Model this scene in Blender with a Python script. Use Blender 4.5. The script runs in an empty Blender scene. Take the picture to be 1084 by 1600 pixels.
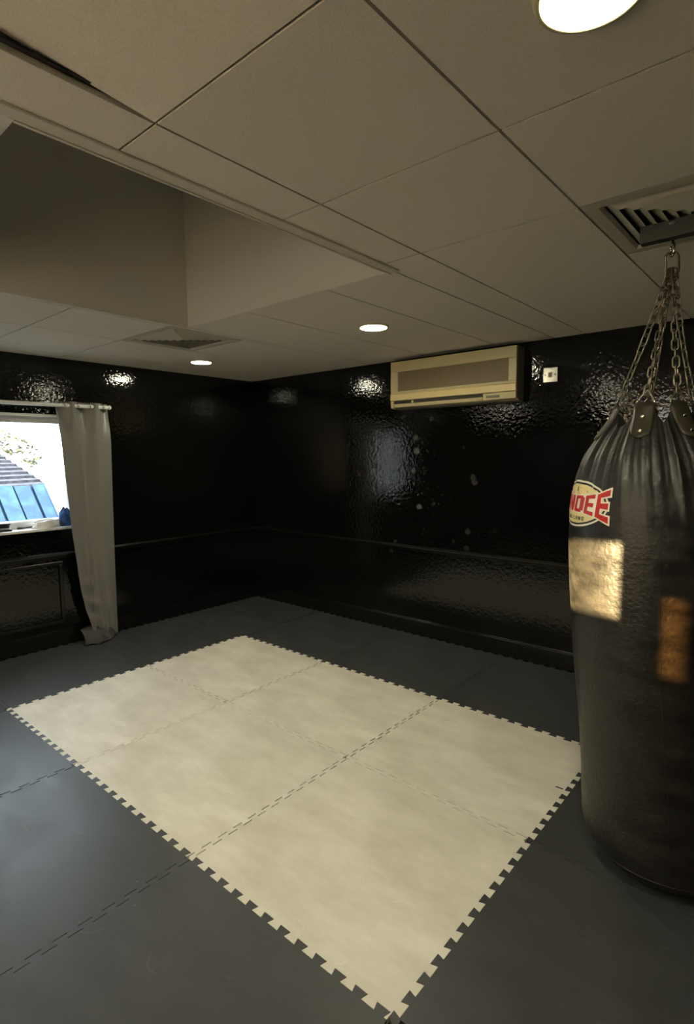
import bpy, bmesh, math, random
from mathutils import Vector, Matrix
R = math.radians
sc = bpy.context.scene
C = sc.collection
random.seed(4)

# ------------------------------------------------------------------ camera
cam_d = bpy.data.cameras.new('camera'); cam = bpy.data.objects.new('camera', cam_d); C.objects.link(cam)
rgt = Vector((0.75765294, 0.65260303, -0.0084448)); up = Vector((-0.05980411, 0.08230385, 0.99481131)); fwd = Vector((-0.64991191, 0.75321668, -0.10138609))
M = Matrix((rgt, up, -fwd)).transposed().to_4x4(); M.translation = Vector((4.8773, -4.0562, 1.5957))
cam.matrix_world = M
cam_d.sensor_fit = 'VERTICAL'; cam_d.sensor_height = 24.0; cam_d.lens = 24.0*864.8/1600
cam_d.clip_start = 0.02; cam_d.clip_end = 200
sc.camera = cam
# ------------------------------------------------------------------ view
sc.view_settings.view_transform = 'Standard'; sc.view_settings.look = 'None'
sc.view_settings.exposure = 0.0; sc.view_settings.gamma = 1.0; sc.view_settings.use_curve_mapping = False
# ------------------------------------------------------------------ world
w = bpy.data.worlds.new('sky'); sc.world = w; w.use_nodes = True
bg = w.node_tree.nodes['Background']; bg.inputs[0].default_value = (0.78, 0.9, 1.0, 1); bg.inputs[1].default_value = 11.0
# ------------------------------------------------------------------ sun
SAZ, SEL = R(14), R(11)
sdir = Vector((math.sin(SAZ)*math.cos(SEL), math.cos(SAZ)*math.cos(SEL), -math.sin(SEL)))
sl = bpy.data.lights.new('sun', 'SUN'); sl.energy = 75; sl.angle = R(0.5); sl.color = (1, 0.73, 0.35)
so = bpy.data.objects.new('sun', sl); C.objects.link(so); so.rotation_euler = sdir.to_track_quat('-Z', 'Y').to_euler(); so.location = (-2, -10, 6)
LAMP_COL = (1.0, 0.95, 0.70); LAMP_STR = 190.0

HC = 2.4195                    # ceiling height
RX, RY = 6.05, -5.95           # right wall, front wall

# ------------------------------------------------------------------ materials
def mat(name, col, rough=.5, metal=0, spec=.5, noise=None, bump=None, coat=0, emit=None):
    m = bpy.data.materials.new(name); m.use_nodes = True; nt = m.node_tree; b = nt.nodes['Principled BSDF']
    b.inputs['Base Color'].default_value = (*col, 1); b.inputs['Roughness'].default_value = rough
    b.inputs['Metallic'].default_value = metal; b.inputs['Specular IOR Level'].default_value = spec
    b.inputs['Coat Weight'].default_value = coat
    tc = nt.nodes.new('ShaderNodeTexCoord')
    if noise:      # (scale, second colour, contrast lo, hi)
        n = nt.nodes.new('ShaderNodeTexNoise'); n.inputs['Scale'].default_value = noise[0]; n.inputs['Detail'].default_value = 6
        r = nt.nodes.new('ShaderNodeValToRGB'); r.color_ramp.elements[0].position = noise[2]; r.color_ramp.elements[1].position = noise[3]
        r.color_ramp.elements[0].color = (*col, 1); r.color_ramp.elements[1].color = (*noise[1], 1)
        nt.links.new(tc.outputs['Object'], n.inputs['Vector']); nt.links.new(n.outputs[0], r.inputs[0]); nt.links.new(r.outputs[0], b.inputs['Base Color'])
    if bump:       # (scale, strength, distance)
        n = nt.nodes.new('ShaderNodeTexNoise'); n.inputs['Scale'].default_value = bump[0]; n.inputs['Detail'].default_value = 5
        bp = nt.nodes.new('ShaderNodeBump'); bp.inputs['Strength'].default_value = bump[1]; bp.inputs['Distance'].default_value = bump[2]
        nt.links.new(tc.outputs['Object'], n.inputs['Vector']); nt.links.new(n.outputs[0], bp.inputs['Height']); nt.links.new(bp.outputs[0], b.inputs['Normal'])
    if emit: b.inputs['Emission Color'].default_value = (*emit[0], 1); b.inputs['Emission Strength'].default_value = emit[1]
    return m

def node(nt, t, **kw):
    n = nt.nodes.new('ShaderNode'+t)
    for k, v in kw.items():
        if k.startswith('i_'): n.inputs[k[2:].replace('_', ' ')].default_value = v
        else: setattr(n, k, v)
    return n

def wall_paint(name, centre=None):
    """glossy black wall paint, lumpy from the roller, with scuffed plaster patches round 'centre'"""
    m = bpy.data.materials.new(name); m.use_nodes = True; nt = m.node_tree; L = nt.links.new; b = nt.nodes['Principled BSDF']
    tc = node(nt, 'TexCoord')
    n1 = node(nt, 'TexNoise'); n1.inputs['Scale'].default_value = 38; n1.inputs['Detail'].default_value = 2
    n2 = node(nt, 'TexNoise'); n2.inputs['Scale'].default_value = 3.0; n2.inputs['Detail'].default_value = 4
    n3 = node(nt, 'TexNoise'); n3.inputs['Scale'].default_value = 120; n3.inputs['Detail'].default_value = 2
    for n in (n1, n2, n3): L(tc.outputs['Object'], n.inputs['Vector'])
    a1 = node(nt, 'Math', operation='MULTIPLY'); L(n1.outputs[0], a1.inputs[0]); a1.inputs[1].default_value = 1.0
    a3 = node(nt, 'Math', operation='MULTIPLY_ADD'); L(n3.outputs[0], a3.inputs[0]); a3.inputs[1].default_value = .10; L(a1.outputs[0], a3.inputs[2])
    a2 = node(nt, 'Math', operation='MULTIPLY_ADD'); L(n2.outputs[0], a2.inputs[0]); a2.inputs[1].default_value = 1.0; L(a3.outputs[0], a2.inputs[2])
    bp = node(nt, 'Bump'); bp.inputs['Strength'].default_value = .8; bp.inputs['Distance'].default_value = .0019
    L(a2.outputs[0], bp.inputs['Height']); L(bp.outputs[0], b.inputs['Normal'])
    rr = node(nt, 'MapRange'); L(n2.outputs[0], rr.inputs[0]); rr.inputs[1].default_value = .3; rr.inputs[2].default_value = .7; rr.inputs[3].default_value = .035; rr.inputs[4].default_value = .07
    L(rr.outputs[0], b.inputs['Roughness'])
    b.inputs['Base Color'].default_value = (.0035, .0035, .0033, 1); b.inputs['Specular IOR Level'].default_value = .5
    if centre:
        # worn blotches of bare filler in a loose cluster
        mp = node(nt, 'Mapping'); mp.inputs['Location'].default_value = [-c for c in centre]; L(tc.outputs['Object'], mp.inputs['Vector'])
        ln = node(nt, 'VectorMath', operation='LENGTH'); L(mp.outputs[0], ln.inputs[0])
        fall = node(nt, 'MapRange'); L(ln.outputs['Value'], fall.inputs[0]); fall.inputs[1].default_value = .2; fall.inputs[2].default_value = .85; fall.inputs[3].default_value = 1; fall.inputs[4].default_value = 0
        v = node(nt, 'TexVoronoi'); v.inputs['Scale'].default_value = 6.5; L(tc.outputs['Object'], v.inputs['Vector'])
        nd = node(nt, 'TexNoise'); nd.inputs['Scale'].default_value = 24; nd.inputs['Detail'].default_value = 6; nd.inputs['Roughness'].default_value = .8; L(tc.outputs['Object'], nd.inputs['Vector'])
        dsum = node(nt, 'Math', operation='MULTIPLY_ADD'); L(nd.outputs[0], dsum.inputs[0]); dsum.inputs[1].default_value = .45; L(v.outputs['Distance'], dsum.inputs[2])
        spot = node(nt, 'MapRange'); L(dsum.outputs[0], spot.inputs[0]); spot.inputs[1].default_value = .36; spot.inputs[2].default_value = .43; spot.inputs[3].default_value = 1; spot.inputs[4].default_value = 0
        fine = node(nt, 'MapRange'); L(nd.outputs[0], fine.inputs[0]); fine.inputs[1].default_value = .56; fine.inputs[2].default_value = .74
        fm = node(nt, 'Math', operation='MULTIPLY'); L(fine.outputs[0], fm.inputs[0]); fm.inputs[1].default_value = .6
        mx = node(nt, 'Math', operation='MAXIMUM'); L(spot.outputs[0], mx.inputs[0]); L(fm.outputs[0], mx.inputs[1])
        mu = node(nt, 'Math', operation='MULTIPLY'); L(mx.outputs[0], mu.inputs[0]); L(fall.outputs[0], mu.inputs[1])
        mc = node(nt, 'MixRGB'); mc.inputs[1].default_value = (.0035, .0035, .0033, 1); mc.inputs[2].default_value = (.085, .083, .075, 1); L(mu.outputs[0], mc.inputs[0]); L(mc.outputs[0], b.inputs['Base Color'])
    return m

PAINT = wall_paint('gloss_black_paint')
PAINT_WORN = wall_paint('gloss_black_paint_worn', (2.2, 0, 1.3))
TRIMB = mat('black_gloss_woodwork', (.005, .005, .0048), .22, bump=(30, .3, .001))
CEIL = mat('ceiling_tile', (.80, .76, .68), .9, noise=(160, (.74, .70, .62), .4, .65), bump=(220, .5, .0008))
CBAR = mat('ceiling_bar', (.6, .56, .49), .5)
VOID = mat('ceiling_void', (.02, .02, .018), .9)
RECESS = mat('recess_paint', (.62, .60, .55), .8, bump=(8, .15, .004))
WHITE_TRIM = mat('cream_trim', (.66, .62, .54), .5)
SUBFLOOR = mat('subfloor', (.012, .012, .012), .9)
VENT = mat('vent_metal', (.50, .48, .40), .5)
UPVC = mat('white_window_frame', (.8, .8, .78), .35)
SILL = mat('white_sill', (.75, .75, .73), .4, noise=(9, (.45, .45, .44), .45, .7))
VENTD = mat('vent_inside', (.16, .15, .12), .7)
STEEL = mat('bright_steel', (.62, .58, .5), .25, 1)
CHAINM = mat('chain_steel', (.26, .225, .17), .32, 1, bump=(60, .2, .0005))
DARKSTEEL = mat('painted_steel', (.05, .055, .045), .5, .3)

def mat_foam(name, c1, c2, rough, scuff, scale=2.2):
    m = bpy.data.materials.new(name); m.use_nodes = True; nt = m.node_tree; L = nt.links.new; b = nt.nodes['Principled BSDF']
    tc = node(nt, 'TexCoord')
    n = node(nt, 'TexNoise'); n.inputs['Scale'].default_value = scale; n.inputs['Detail'].default_value = 7; n.inputs['Roughness'].default_value = .62
    mp = node(nt, 'Mapping'); mp.inputs['Scale'].default_value = (1, 2.2, 1); mp.inputs['Rotation'].default_value = (0, 0, .6)
    L(tc.outputs['Object'], mp.inputs['Vector']); L(mp.outputs[0], n.inputs['Vector'])
    r = node(nt, 'ValToRGB'); r.color_ramp.elements[0].position = .35; r.color_ramp.elements[1].position = .68
    r.color_ramp.elements[0].color = (*c1, 1); r.color_ramp.elements[1].color = (*c2, 1); L(n.outputs[0], r.inputs[0])
    # thin curved scuffs
    s = node(nt, 'TexNoise'); s.inputs['Scale'].default_value = 2.6; s.inputs['Detail'].default_value = 1; s.inputs['Distortion'].default_value = 1.2
    L(tc.outputs['Object'], s.inputs['Vector'])
    ab = node(nt, 'Math', operation='SUBTRACT'); L(s.outputs[0], ab.inputs[0]); ab.inputs[1].default_value = .5
    ab2 = node(nt, 'Math', operation='ABSOLUTE'); L(ab.outputs[0], ab2.inputs[0])
    mr = node(nt, 'MapRange'); L(ab2.outputs[0], mr.inputs[0]); mr.inputs[1].default_value = .001; mr.inputs[2].default_value = .006; mr.inputs[3].default_value = 1; mr.inputs[4].default_value = 0
    nm = node(nt, 'TexNoise'); nm.inputs['Scale'].default_value = 5; L(tc.outputs['Object'], nm.inputs['Vector'])
    mk = node(nt, 'MapRange'); L(nm.outputs[0], mk.inputs[0]); mk.inputs[1].default_value = .55; mk.inputs[2].default_value = .7
    mm = node(nt, 'Math', operation='MULTIPLY'); L(mr.outputs[0], mm.inputs[0]); L(mk.outputs[0], mm.inputs[1])
    mx = node(nt, 'MixRGB'); L(mm.outputs[0], mx.inputs[0]); L(r.outputs[0], mx.inputs[1]); mx.inputs[2].default_value = (*scuff, 1); L(mx.outputs[0], b.inputs['Base Color'])
    sp = node(nt, 'TexVoronoi'); sp.inputs['Scale'].default_value = 34; L(tc.outputs['Object'], sp.inputs['Vector'])
    s1 = node(nt, 'MapRange'); L(sp.outputs['Distance'], s1.inputs[0]); s1.inputs[1].default_value = .13; s1.inputs[2].default_value = .18; s1.inputs[3].default_value = 1; s1.inputs[4].default_value = 0
    nm2 = node(nt, 'TexNoise'); nm2.inputs['Scale'].default_value = 2.4; nm2.inputs['Detail'].default_value = 3; L(tc.outputs['Object'], nm2.inputs['Vector'])
    s2 = node(nt, 'MapRange'); L(nm2.outputs[0], s2.inputs[0]); s2.inputs[1].default_value = .62; s2.inputs[2].default_value = .68
    s3 = node(nt, 'Math', operation='MULTIPLY'); L(s1.outputs[0], s3.inputs[0]); L(s2.outputs[0], s3.inputs[1])
    mx2 = node(nt, 'MixRGB'); L(s3.outputs[0], mx2.inputs[0]); L(mx.outputs[0], mx2.inputs[1]); mx2.inputs[2].default_value = (*[min(.85, c*3.2) for c in scuff], 1); L(mx2.outputs[0], b.inputs['Base Color'])
    rr = node(nt, 'MapRange'); L(n.outputs[0], rr.inputs[0]); rr.inputs[1].default_value = .3; rr.inputs[2].default_value = .7; rr.inputs[3].default_value = rough-.06; rr.inputs[4].default_value = rough+.08
    L(rr.outputs[0], b.inputs['Roughness'])
    g = node(nt, 'TexNoise'); g.inputs['Scale'].default_value = 180; L(tc.outputs['Object'], g.inputs['Vector'])
    gs = node(nt, 'MapRange'); L(n.outputs[0], gs.inputs[0]); gs.inputs[3].default_value = 0; gs.inputs[4].default_value = 1
    ad = node(nt, 'Math', operation='MULTIPLY_ADD'); L(g.outputs[0], ad.inputs[0]); ad.inputs[1].default_value = .35; L(gs.outputs[0], ad.inputs[2])
    bp = node(nt, 'Bump'); bp.inputs['Strength'].default_value = .35; bp.inputs['Distance'].default_value = .0025; L(ad.outputs[0], bp.inputs['Height']); L(bp.outputs[0], b.inputs['Normal'])
    b.inputs['Specular IOR Level'].default_value = .4
    return m
WHITE_FOAM = mat_foam('cream_foam', (.60, .565, .475), (.79, .76, .675), .5, (.88, .86, .80))
BLACK_FOAM = mat_foam('black_foam', (.040, .042, .044), (.056, .058, .060), .42, (.10, .10, .10), 3)

# ------------------------------------------------------------------ mesh helpers
def link(name, bm, m, parent=None, smooth=False, bevel=0):
    me = bpy.data.meshes.new(name)
    if smooth:
        for f in bm.faces: f.smooth = True
    bm.normal_update(); bm.to_mesh(me); bm.free()
    o = bpy.data.objects.new(name, me); C.objects.link(o)
    for mm in (m if isinstance(m, (list, tuple)) else [m]): me.materials.append(mm)
    if parent: o.parent = parent
    if bevel:
        b = o.modifiers.new('bevel', 'BEVEL'); b.width = bevel; b.segments = 2; b.limit_method = 'ANGLE'
    return o
def box(bm, x0, x1, y0, y1, z0, z1, mi=0):
    vs = [bm.verts.new(p) for p in ((x0,y0,z0),(x1,y0,z0),(x1,y1,z0),(x0,y1,z0),(x0,y0,z1),(x1,y0,z1),(x1,y1,z1),(x0,y1,z1))]
    for f in ((3,2,1,0),(4,5,6,7),(0,1,5,4),(1,2,6,5),(2,3,7,6),(3,0,4,7)):
        fc = bm.faces.new([vs[i] for i in f]); fc.material_index = mi
    return vs
def boxes(lst):
    bm = bmesh.new()
    for a in lst: box(bm, *a)
    return bm
def tube(bm, pts, r, n=8, closed=False):
    pts = [Vector(p) for p in pts]; rings = []
    N = len(pts); prev = None
    for i, p in enumerate(pts):
        if closed: t = pts[(i+1) % N]-pts[i-1]
        else: t = pts[min(i+1, N-1)]-pts[max(i-1, 0)]
        t.normalize()
        if prev is None: a = t.orthogonal().normalized()
        else:
            a = prev-t*prev.dot(t); a.normalize()
        prev = a; b = t.cross(a)
        rr = r[i] if isinstance(r, (list, tuple)) else r
        rings.append([bm.verts.new(p+(a*math.cos(k*2*math.pi/n)+b*math.sin(k*2*math.pi/n))*rr) for k in range(n)])
    rng = range(N) if closed else range(N-1)
    for i in rng:
        A, B = rings[i], rings[(i+1) % N]
        off = 0
        if closed and i == N-1:
            off = min(range(n), key=lambda o: sum((A[k].co-B[(k+o) % n].co).length for k in range(n)))
        for k in range(n): bm.faces.new((A[k], A[(k+1) % n], B[(k+1+off) % n], B[(k+off) % n]))
    if not closed:
        bm.faces.new(rings[0][::-1]); bm.faces.new(rings[-1])
def lathe(bm, prof, n=48, c=(0,0,0)):
    rings = []
    for r_, z in prof:
        rings.append([bm.verts.new((c[0]+r_*math.cos(k*2*math.pi/n), c[1]+r_*math.sin(k*2*math.pi/n), c[2]+z)) for k in range(n)] if r_ > 1e-6 else [bm.verts.new((c[0], c[1], c[2]+z))])
    for A, B in zip(rings, rings[1:]):
        for k in range(n):
            k2 = (k+1) % n
            if len(A) == 1 and len(B) == 1: continue
            if len(A) == 1: bm.faces.new((A[0], B[k2], B[k]))
            elif len(B) == 1: bm.faces.new((A[k], A[k2], B[0]))
            else: bm.faces.new((A[k], A[k2], B[k2], B[k]))
def tag(o, label, cat, group=None, kind=None):
    if label: o['label'] = label
    if cat: o['category'] = cat
    if group: o['group'] = group
    if kind: o['kind'] = kind
    return o
def empty(name, loc, label, cat, group=None):
    o = bpy.data.objects.new(name, None); C.objects.link(o); o.location = loc; o.empty_display_size = .1
    return tag(o, label, cat, group)
def struct(name, bm, m, label=None, bevel=0):
    o = link(name, bm, m, bevel=bevel); o['kind'] = 'structure'
    if label: o['label'] = label
    return o
def copy_tree(o, parent=None):
    c = o.copy(); C.objects.link(c)
    if parent: c.parent = parent
    for ch in list(o.children): copy_tree(ch, c)
    return c

def holed(axis, at0, at1, u0, u1, z0, z1, holes):
    """wall slab with rectangular holes; u is the other horizontal axis"""
    bm = bmesh.new()
    us = sorted({u0, u1, *[h[0] for h in holes], *[h[1] for h in holes]}); zs = sorted({z0, z1, *[h[2] for h in holes], *[h[3] for h in holes]})
    for a, b in zip(us, us[1:]):
        for c, d in zip(zs, zs[1:]):
            if any(h[0] <= (a+b)/2 <= h[1] and h[2] <= (c+d)/2 <= h[3] for h in holes): continue
            if axis == 'x': box(bm, at0, at1, a, b, c, d)
            else: box(bm, a, b, at0, at1, c, d)
    bmesh.ops.remove_doubles(bm, verts=bm.verts, dist=1e-5)
    seen = {}
    for f in list(bm.faces):
        k = tuple(sorted(v.index for v in f.verts)); seen.setdefault(k, []).append(f)
    bm.verts.index_update()
    seen = {}
    for f in list(bm.faces):
        k = tuple(sorted(v.index for v in f.verts)); seen.setdefault(k, []).append(f)
    kill = [f for fs in seen.values() if len(fs) > 1 for f in fs]
    bmesh.ops.delete(bm, geom=kill, context='FACES_ONLY')
    return bm

# ================================================================== bag surface (needed for the sun slot too)
CB = Vector((4.415, -1.700, 0))
TOC = Vector((.192, -.981, 0)).normalized(); TOR = Vector((.981, .192, 0)).normalized()
def lerp_tab(t, x):
    if x <= t[0][0]: return t[0][1]
    for (a, va), (b, vb) in zip(t, t[1:]):
        if x <= b:
            s = (x-a)/(b-a); return va+(vb-va)*s
    return t[-1][1]
def smooth_tab(t, x, d=.03): return (lerp_tab(t, x-d)+2*lerp_tab(t, x)+lerp_tab(t, x+d))/4
AX = [(0, .065), (.34, .045), (.79, .0), (1.25, -.024), (1.5, -.03), (1.8, -.04)]
RAD = [(0.0, .215), (.03, .245), (.05, .268), (.08, .284), (.14, .294), (.34, .291), (.6, .288), (.8, .292), (1.05, .299), (1.25, .298), (1.38, .290), (1.50, .270), (1.58, .243), (1.65, .200), (1.71, .155), (1.78, .120)]
TABS = [-72, -12, 36, 100, 190]
def bag_axis(z): return CB+TOR*smooth_tab(AX, z, .1)
def smoothstep(a, b, x):
    t = max(0, min(1, (x-a)/(b-a))); return t*t*(3-2*t)
def bag_r(th, z):
    r = smooth_tab(RAD, z, .018)
    A = smoothstep(1.28, 1.62, z)
    if A > 0:
        f = 0
        d = min(abs((math.degrees(th)-t+180) % 360-180) for t in TABS)     # angle to the nearest strap
        f += .030*math.exp(-(d/9)**2) - .035*smoothstep(12, 34, d)
        for k, (n, ph) in enumerate(((9, .4), (14, 1.9), (23, 2.2))):
            v = math.sin(n*th+ph+2.0*z*(k+1)); f += (.016, .013, .007)[k]*(1-2*abs(v)**.6)
        r *= 1+A*f*1.25
    r *= 1+.004*math.sin(3*th+5*z)*math.sin(7*z+th)
    return r
def bag_p(th, z, off=0): return bag_axis(z)+Vector((0, 0, z))+(TOC*math.cos(th)+TOR*math.sin(th))*(bag_r(th, z)+off)

# ================================================================== ROOM
WIN = (-3.05, -1.93, .995, 1.955)
bm = boxes([(-.2, RX+.2, RY-.2, .2, -.12, -.02)])
struct('floor', bm, SUBFLOOR, 'dark floor slab under the foam mats')
struct('wall_back', holed('y', 0, .2, -.2, RX+.2, -.02, HC+.3, []), PAINT_WORN, 'gloss black wall with the air conditioner')
struct('wall_left', holed('x', -.2, 0, RY, 0, -.02, HC+.3, [WIN]), PAINT, 'gloss black wall with the window')
# added opening behind the camera, cut so sun patches land on the bag
P1 = bag_p(R(-20), 1.29); P2 = bag_p(R(-20), 1.025)
def back_to(P, y): t = (P.y-y)/sdir.y; return P-sdir*t
Q1 = back_to(P1, RY); Q2 = back_to(P2, RY)
P3 = bag_p(R(18.5), 1.11); P4 = bag_p(R(3.5), .84); Q3 = back_to(P3, RY); Q4 = back_to(P4, RY); SLOT2 = (Q4.x, Q3.x, Q4.z, Q3.z)
SLOT = (Q1.x-.5, Q1.x, Q2.z, Q1.z)  # openings traced back from where the sun patches should fall
FPANX = (2.35, 4.3, .95, 2.26)
struct('wall_front', holed('y', RY-.12, RY, -.2, RX+.2, -.02, HC+.3, [FPANX]), PAINT, 'black wall behind the viewer')
FROST = bpy.data.materials.new('frosted_fill'); FROST.use_nodes = True; nt = FROST.node_tree; b = nt.nodes['Principled BSDF']
tr = node(nt, 'BsdfTranslucent'); tr.inputs[0].default_value = (.48, .46, .42, 1); mxs = node(nt, 'MixShader'); mxs.inputs[0].default_value = .85
b.inputs['Base Color'].default_value = (.7, .7, .68, 1); nt.links.new(b.outputs[0], mxs.inputs[1]); nt.links.new(tr.outputs[0], mxs.inputs[2]); nt.links.new(mxs.outputs[0], nt.nodes['Material Output'].inputs[0])
fpan = struct('fill_panel', holed('y', RY-.035, RY-.030, FPANX[0], FPANX[1], FPANX[2], FPANX[3], [SLOT, SLOT2]), FROST, 'added frosted panel behind the viewer for fill light, with openings for sun beams')  # made-up translucent sheet, added to brighten the room
AMB = bpy.data.materials.new('amber_beam_tint'); AMB.use_nodes = True; nt = AMB.node_tree; tr = node(nt, 'BsdfTransparent'); tr.inputs[0].default_value = (.50, .38, .25, 1)
nt.links.new(tr.outputs[0], nt.nodes['Material Output'].inputs[0])
link('beam_tint_pane', holed('y', RY-.034, RY-.031, SLOT2[0], SLOT2[1], SLOT2[2], SLOT2[3], []), AMB, fpan)  # added only to dim and warm the second sun beam
struct('wall_right', holed('x', RX, RX+.2, RY, 0, -.02, HC+.3, []), PAINT, 'black wall on the right')

# baseboards and rails
for nm, a in (('baseboard_back', (0, RX, -.016, 0, -.02, .128)), ('baseboard_left', (0, .016, RY, -.016, -.02, .128))):
    bm = boxes([a]); x0, x1, y0, y1, z0, z1 = a
    if nm == 'baseboard_back': box(bm, 0, RX, -.011, 0, .128, .138)
    else: box(bm, 0, .011, RY, -.011, .128, .138)
    struct(nm, bm, TRIMB, bevel=.003)
def rail(horizontal, lo, hi):
    bm = bmesh.new()
    prof = [(0, .748), (.012, .750), (.012, .770), (.022, .776), (.024, .786), (.016, .794), (.010, .800), (0, .802)]
    for s in (lo, hi): pass
    A = [bm.verts.new((lo, -d, z) if horizontal else (d, lo, z)) for d, z in prof]
    B = [bm.verts.new((hi, -d, z) if horizontal else (d, hi, z)) for d, z in prof]
    for k in range(len(prof)-1): bm.faces.new((A[k], A[k+1], B[k+1], B[k]) if horizontal else (A[k+1], A[k], B[k], B[k+1]))
    bm.faces.new(A); bm.faces.new(B[::-1])
    bmesh.ops.recalc_face_normals(bm, faces=bm.faces)
    return bm
struct('trim_1', rail(True, 0, RX), TRIMB, 'black dado rail on the wall with the air conditioner')
struct('trim_2', rail(False, RY, -.024), TRIMB, 'black dado rail on the window wall')
# raised moulding panel below the window
bm = bmesh.new()
py0, py1, pz0, pz1 = -3.5, -2.125, .19, .725
for a in ((0, .014, py0, py1, pz1-.03, pz1), (0, .014, py0, py1, pz0, pz0+.03), (0, .014, py1-.03, py1, pz0+.03, pz1-.03), (0, .014, py0, py0+.03, pz0+.03, pz1-.03)): box(bm, *a)
struct('trim_3', bm, TRIMB, 'black moulding frame on the wall below the window', bevel=.004)

# ------------------------------------------------------------------ mats positions
GX = [.018, 1.010, 2.002, 3.043, 4.040, 5.045, 6.035]
GY = [-.018, -1.018, -1.945, -2.905, -3.905, -4.905]

# ------------------------------------------------------------------ ceiling
RCX0, RCX1, RCY0, RCY1 = 1.735, 3.352, -3.505, -1.955      # ceiling recess opening
MX = sorted([3.566+.6286*k for k in range(-6, 5)])
MX = [x for x in MX if .02 < x < RX-.02]
LY = [-2.655+.597*k for k in (1, 0, -1, -2, -3, -4, -5)]    # -2.058 ...
xs = [0]+MX+[RX]; ys = sorted([0, RY]+[y for y in LY if y > RY+.02])
VENT_A = None; tiles = bmesh.new(); lifted = None
def clip_out(r):
    """rectangle minus the recess opening -> list of rectangles"""
    x0, x1, y0, y1 = r; out = []
    if x1 <= RCX0 or x0 >= RCX1 or y1 <= RCY0 or y0 >= RCY1: return [r]
    if x0 < RCX0: out.append((x0, RCX0, y0, y1)); x0 = RCX0
    if x1 > RCX1: out.append((RCX1, x1, y0, y1)); x1 = RCX1
    if y0 < RCY0: out.append((x0, x1, y0, RCY0)); y0 = RCY0
    if y1 > RCY1: out.append((x0, x1, RCY1, y1)); y1 = RCY1
    return out
LAMPS = [(.712, -1.152), (2.625, -1.170), (4.512, -2.955), (2.64, -3.83), (.8, -4.6), (4.5, -4.9)]
VENTS = []
g = .0040
for i in range(len(xs)-1):
    for j in range(len(ys)-1):
        x0, x1, y0, y1 = xs[i], xs[i+1], ys[j], ys[j+1]
        if y1 == 0 and ( .9 < x0 < 1.1 or 4.1 < x0 < 4.3):      # a vent panel sits in this strip
            VENTS.append((x0, x1, y0, y0+.598))
            subs = [(x0, x1, y0+.598, y1)]
        else: subs = clip_out((x0, x1, y0, y1))
        for a, b, c, d in subs:
            if 3.5 < x0 < 3.6 and -3.3 < y1 < -3.2 and y1-y0 < .7:
                # the slipped tile: its edge over the recess side rides up away from the viewer
                t = bmesh.new(); vs = box(t, a+g, b-g, c+g, d-g, 0, .014)
                for v in vs:
                    k = (d-v.co.y)/(d-c); v.co.z += HC+.052*k
                lifted = t; continue
            box(tiles, a+g, b-g, c+g, d-g, HC, HC+.014)
cl = struct('ceiling', tiles, CEIL, 'suspended ceiling of pale tiles')
if lifted: link('slipped_tile', lifted, CEIL, cl)
bars = bmesh.new()
for x in MX:
    segs = [(RY, 0)]
    if RCX0 < x < RCX1: segs = [(RY, RCY0-.01), (RCY1+.01, 0)]
    for a, b in segs: box(bars, x-.012, x+.012, a, b, HC+.0142, HC+.017)
for y in ys[1:-1]:
    segs = [(0, RX)]
    if RCY0 < y < RCY1: segs = [(0, RCX0-.01), (RCX1+.01, RX)]
    for a, b in segs: box(bars, a, b, y-.012, y+.012, HC+.0172, HC+.020)
link('grid_bars', bars, VOID, cl)
# slab above the tiles
bm = bmesh.new()
_o = (RCX0, RCX1, RCY0, RCY1); RCX0 -= .03; RCX1 += .03; RCY0 -= .03; RCY1 += .03
for a, b, c, d in clip_out((-.2, RX+.2, RY-.2, .2)): box(bm, a, b, c, d, HC+.30, HC+.36)
RCX0, RCX1, RCY0, RCY1 = _o
link('slab', bm, VOID, cl)
# recess shaft
bm = bmesh.new(); zt = HC+1.25; t = .02
box(bm, RCX0-t, RCX0, RCY0-t, RCY1+t, HC+.001, zt); box(bm, RCX1, RCX1+t, RCY0-t, RCY1+t, HC+.001, zt)
box(bm, RCX0, RCX1, RCY0-t, RCY0, HC+.001, zt); box(bm, RCX0, RCX1, RCY1, RCY1+t, HC+.001, zt)
box(bm, RCX0-t, RCX1+t, RCY0-t, RCY1+t, zt, zt+.02)
struct('trim_4', bm, RECESS, 'grey walls of the deep recess in the ceiling')
bm = bmesh.new()
def frame(bm, x0, x1, y0, y1, wn, wf, z0, z1):
    box(bm, x1-wn*.35, x1+wn, y0-wn, y1+.0, z0, z1)      # near (camera) side
    box(bm, x0-wf, x1-wn*.35, y0-wn, y0+wn*.35, z0, z1)
frame(bm, RCX0, RCX1, RCY0, RCY1, .034, .0, HC-.009, HC-.0004)
box(bm, RCX1-.02, RCX1-.010, RCY0+.01, RCY1, HC-.013, HC-.009)
box(bm, RCX0-.010, RCX0+.002, RCY0, RCY1, HC-.004, HC-.0004)
struct('trim_5', bm, WHITE_TRIM, 'cream trim around the ceiling recess', bevel=.002)

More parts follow.
